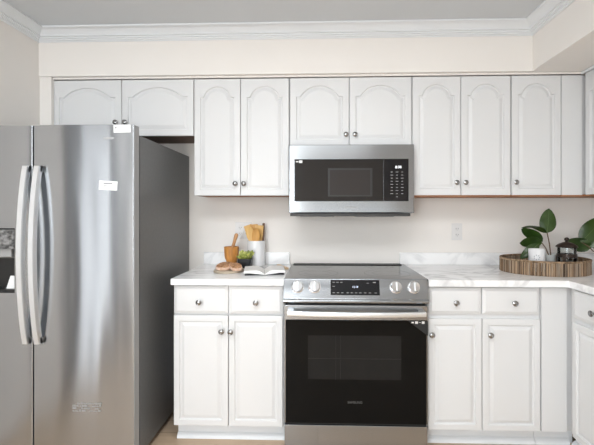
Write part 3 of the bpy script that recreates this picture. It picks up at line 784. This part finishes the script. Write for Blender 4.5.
# open book
ox, oy2, orot = -.318, -.440, .16
t = thing('open_book', 'open book with blank white pages lying near the range', 'book', (ox, oy2, Z)); 
BMt = Matrix.Translation((ox, oy2, Z)) @ Matrix.Rotation(orot, 4, 'Z')
PW, PL = .116, .200
def page_block(sgn):
    n = 12; rings = []
    top = lambda s: .006+.026*math.sin(min(1, s*2.2)*PI/2)*(1-.25*s)
    bot = lambda s: .003+.011*min(1, s*1.4)
    a = []; 
    prof_ = [(s/n, top(s/n)) for s in range(n+1)]+[(s/n, min(bot(s/n), top(s/n)-.002)) for s in range(n, -1, -1)]
    return [[tuple(BMt @ Vector((sgn*x*PW+sgn*.001, y, z))) for x, z in prof_] for y in (-PL/2, 0, PL/2)]
for s_ in (-1, 1): MB().loops(page_block(s_)).build('pages', 'paper', t, angle=50)
cv = MB(); cv.box(-.112, .112, -PL/2+.006, PL/2+.004, .0, .0028, .001, 2, BMt); cv.build('cover', 'bookcover', t)
# pale wooden stick behind the book
t = MB().box(-.082, .082, -.012, .012, 0, .014, .003, 2, Matrix.Translation((-.230, -.245, Z)) @ Matrix.Rotation(-1.13, 4, 'Z')).build('wooden_block', 'palewood')
tag(t, 'pale wooden strip lying between the book and backsplash', 'wood strip')

# ------------------------------------------------------------------ tray with plant, candle, coffee press
tx, ty, ra, rb = 1.366, -.345, .248, .212
t = thing('twig_tray', 'oval tray walled with brown twigs on the right countertop', 'tray', (tx, ty, Z))
n = 64
def ov(s, z, d=0): return [(tx+(ra*s+d)*math.cos(2*PI*k/n), ty+(rb*s+d)*math.sin(2*PI*k/n), z) for k in range(n)]
MB().loops([ov(1, Z, -.014), ov(1, Z+.010, -.014)]).build('base', 'walnut', t, angle=50)
sk = MB(); rnd = random.Random(5); a = 0; 
while a < 2*PI-.02:
    r_ = rnd.uniform(.0026, .0050); rad = math.hypot(ra*math.sin(a), rb*math.cos(a)); a2 = a+1.85*r_/rad
    x, y = tx+(ra-.006)*math.cos(a), ty+(rb-.006)*math.sin(a)
    h = .078+rnd.uniform(-.004, .005)
    sk.tube([(x, y, Z+.0005), (x, y, Z+h*.5), (x, y, Z+h)], [r_*1.05, r_, r_*.95], 6)
    a = a2
sk.build('twig_wall', 'sticks', t)
rr = [(tx+(ra-.006)*math.cos(2*PI*k/72), ty+(rb-.006)*math.sin(2*PI*k/72), Z+.079) for k in range(73)]
MB().tube(rr, .0062, 8).build('rim', noise_mix(mat('twisted rim twig', (.3, .2, .12), .7), (.12, .075, .04), (.38, .26, .16), (50, 50, 50)), t)
TZ = Z+.0106
# candle in white ceramic tumbler
kx, ky = 1.292, -.405
t = thing('candle', 'white ceramic candle tumbler with small floral mark in the tray', 'candle', (kx, ky, TZ))
MB().lathe([(0, TZ), (.038, TZ), (.042, TZ+.004), (.0455, TZ+.128), (.0445, TZ+.131), (.042, TZ+.129), (.040, TZ+.105), (0, TZ+.104)], 32, Matrix.Translation((kx, ky, 0))).build('tumbler', 'ceramic', t)
MB().tube([(kx, ky, TZ+.1045), (kx+.001, ky, TZ+.118)], .0013, 6).build('wick', 'black', t)
fl = MB()
for k in range(7):
    a = 2*PI*k/7; z_ = TZ+.085+.013*math.sin(a); x_ = -.021+.012*math.cos(a); y_ = -math.sqrt(.0446**2-x_*x_)
    fl.ball((kx+x_, ky+y_, z_), .0045, (1, .25, .8), 1)
fl.ball((kx-.010, ky-.0433, TZ+.055), .004, (1, .25, .8), 1); fl.ball((kx-.027, ky-.0350, TZ+.060), .003, (1, .25, .8), 1)
fl.build('floral_mark', mat('grey flower ink', (.42, .44, .46), .5), t)

# leaves
def leaf(parent, base, tip, width, side, sag=.02, fold=.25, curl=.0):
    base, tip = Vector(base), Vector(tip); d = tip-base; L_ = d.length; d.normalize()
    sd = Vector(side); sd = (sd-d*sd.dot(d)).normalized(); nr = sd.cross(d).normalized()
    if nr.z < 0: nr = -nr
    n = 12; rows = []
    for k in range(n+1):
        s = k/n; w_ = width/2*(math.sin(PI*min(1, s**.82))**.72 if 0 < s < 1 else 0)+.0006
        c = base+d*(L_*s)+nr*(sag*math.sin(PI*s)-curl*s*s)
        wav = .003*math.sin(s*9)
        rows.append([c+sd*(w_*u)+nr*(fold*abs(u)*w_-.12*w_*u*u*2+wav*u) for u in (-1, -.66, -.33, -.04, .04, .33, .66, 1)])
    b = bmesh.new(); th = .0009
    top = [[b.verts.new(p+nr*th) for p in r] for r in rows]; bot = [[b.verts.new(p-nr*th) for p in r] for r in rows]
    m_ = len(rows[0])
    for i in range(n):
        for j in range(m_-1):
            b.faces.new((top[i][j], top[i][j+1], top[i+1][j+1], top[i+1][j])); b.faces.new((bot[i][j], bot[i+1][j], bot[i+1][j+1], bot[i][j+1]))
        b.faces.new((top[i][0], top[i+1][0], bot[i+1][0], bot[i][0])); b.faces.new((top[i][-1], bot[i][-1], bot[i+1][-1], top[i+1][-1]))
    b.faces.new(top[0]+bot[0][::-1]); b.faces.new(top[-1]+bot[-1][::-1])
    bmesh.ops.recalc_face_normals(b, faces=b.faces)
    o = MB().add(b).build('leaf', 'leaf', parent, angle=60)
    pts = [r[3].lerp(r[4], .5)+nr*.0016 for r in rows[:-1]]
    MB().tube(pts, [.0016*(1-.7*i/len(pts)) for i in range(len(pts))], 5).build('midrib', 'leafrib', o)
    return o
vx, vy = 1.398, -.340
t = thing('potted_foliage', 'broad dark green leaves on stems in a pale glass pot in the tray', 'plant', (vx, vy, TZ))
MB().lathe([(0, TZ), (.030, TZ), (.034, TZ+.004), (.0365, TZ+.088), (.0355, TZ+.091), (.033, TZ+.089), (.031, TZ+.012), (0, TZ+.010)], 28, Matrix.Translation((vx, vy, 0))).build('pot', 'frost', t)
MB().tube([(vx+.004, vy+.005, TZ+.012), (1.408, -.345, 1.010), (1.398, -.348, 1.080), (1.380, -.355, 1.150)], [.004, .0038, .0034, .003], 7).build('stem', 'stem', t)
MB().tube([(vx-.008, vy-.005, TZ+.012), (1.392, -.352, 1.010), (1.372, -.355, 1.055), (1.352, -.350, 1.086)], [.004, .0038, .0034, .003], 7).build('stem', 'stem', t)
leaf(t, (1.379, -.355, 1.146), (1.402, -.335, 1.294), .094, (1, -.15, -.1), .006, .15)
leaf(t, (1.379, -.357, 1.147), (1.234, -.345, 1.176), .058, (.10, -1, .30), .022, .20)
leaf(t, (1.360, -.345, 1.094), (1.240, -.330, 1.168), .070, (.35, -.5, .75), .016, .12)
leaf(t, (1.352, -.352, 1.086), (1.228, -.335, 1.082), .080, (.0, -.45, .85), .016, .12)
leaf(t, (1.340, -.340, 1.080), (1.244, -.310, .985), .060, (.6, -.3, -.6), .012, .15)

# branch on the right, standing in a clear bottle past the tray
gx, gy = 1.800, -.270
t = thing('leafy_branch', 'large dark leaves of a branch reaching in behind the coffee press', 'plant', (gx, gy, Z))
MB().lathe([(0, Z), (.034, Z), (.038, Z+.004), (.038, Z+.07), (.020, Z+.095), (.014, Z+.105), (.015, Z+.125), (.012, Z+.125), (.011, Z+.10), (.034, Z+.066), (.034, Z+.006), (0, Z+.005)], 24, Matrix.Translation((gx, gy, 0))).build('bottle', 'frost', t)
MB().tube([(gx, gy, Z+.006), (gx-.002, gy, Z+.110), (1.74, -.285, 1.030), (1.695, -.295, 1.030), (1.660, -.300, 1.062), (1.618, -.300, 1.088)], [.004, .004, .0036, .0034, .003, .002], 7).build('stem', 'stem', t)
leaf(t, (1.618, -.300, 1.086), (1.755, -.300, 1.245), .112, (.6, -.3, -.65), .010, .12)
leaf(t, (1.680, -.300, 1.052), (1.530, -.285, 1.090), .098, (.1, -.45, .85), .012, .10)
leaf(t, (1.668, -.300, 1.060), (1.780, -.330, 1.140), .085, (.6, -.4, -.5), .010, .10)

# coffee press
px_, py_ = 1.450, -.428
t = thing('coffee_press', 'glass coffee press with domed dark bronze lid in the tray', 'coffee press', (px_, py_, TZ))
Tm = Matrix.Translation((px_, py_, TZ)) @ Matrix.Diagonal((1, 1, 1.11, 1)) @ Matrix.Translation((0, 0, -TZ))
MB().lathe([(0, TZ+.008), (.046, TZ+.008), (.0475, TZ+.012), (.0475, TZ+.128), (.0455, TZ+.128), (.0455, TZ+.012), (0, TZ+.0105)], 32, Tm).build('beaker', 'glass', t)
MB().lathe([(0, TZ+.0125), (.044, TZ+.0125), (.044, TZ+.058), (0, TZ+.059)], 28, Tm).build('coffee', 'coffee', t)
fm = MB(); fm.lathe([(.0485, TZ+.078), (.051, TZ+.078), (.051, TZ+.096), (.0485, TZ+.096), (.0485, TZ+.078)], 32, Tm); fm.lathe([(0, TZ), (.050, TZ), (.051, TZ+.006), (0, TZ+.0075)], 32, Tm)
for k in range(4):
    a = PI/4+k*PI/2; fm.box(-.007, .007, -.0515, -.0488, TZ+.002, TZ+.090, 0, 2, Tm @ Matrix.Rotation(a, 4, 'Z'))
fm.build('holder', 'bronze', t, angle=40)
ld = MB().lathe([(0, TZ+.1285), (.054, TZ+.1285), (.057, TZ+.131), (.053, TZ+.138), (.040, TZ+.147), (.022, TZ+.154), (.008, TZ+.157), (.005, TZ+.162), (0, TZ+.162)], 32, Tm).build('lid', 'bronze', t)
MB().ball((px_, py_, TZ+.190), .0135, (1, 1, .85), 3).build('knob', 'bronze', ld)
MB().tube([(px_, py_, TZ+.060), (px_, py_, TZ+.140)], .0025, 8).build('plunger_rod', 'chrome', t)
MB().tube([(px_+.036, py_+.036, TZ+.092), (px_+.066, py_+.066, TZ+.090), (px_+.070, py_+.070, TZ+.060), (px_+.062, py_+.062, TZ+.030), (px_+.036, py_+.036, TZ+.022)], .006, 8).build('handle', 'bronze', t)
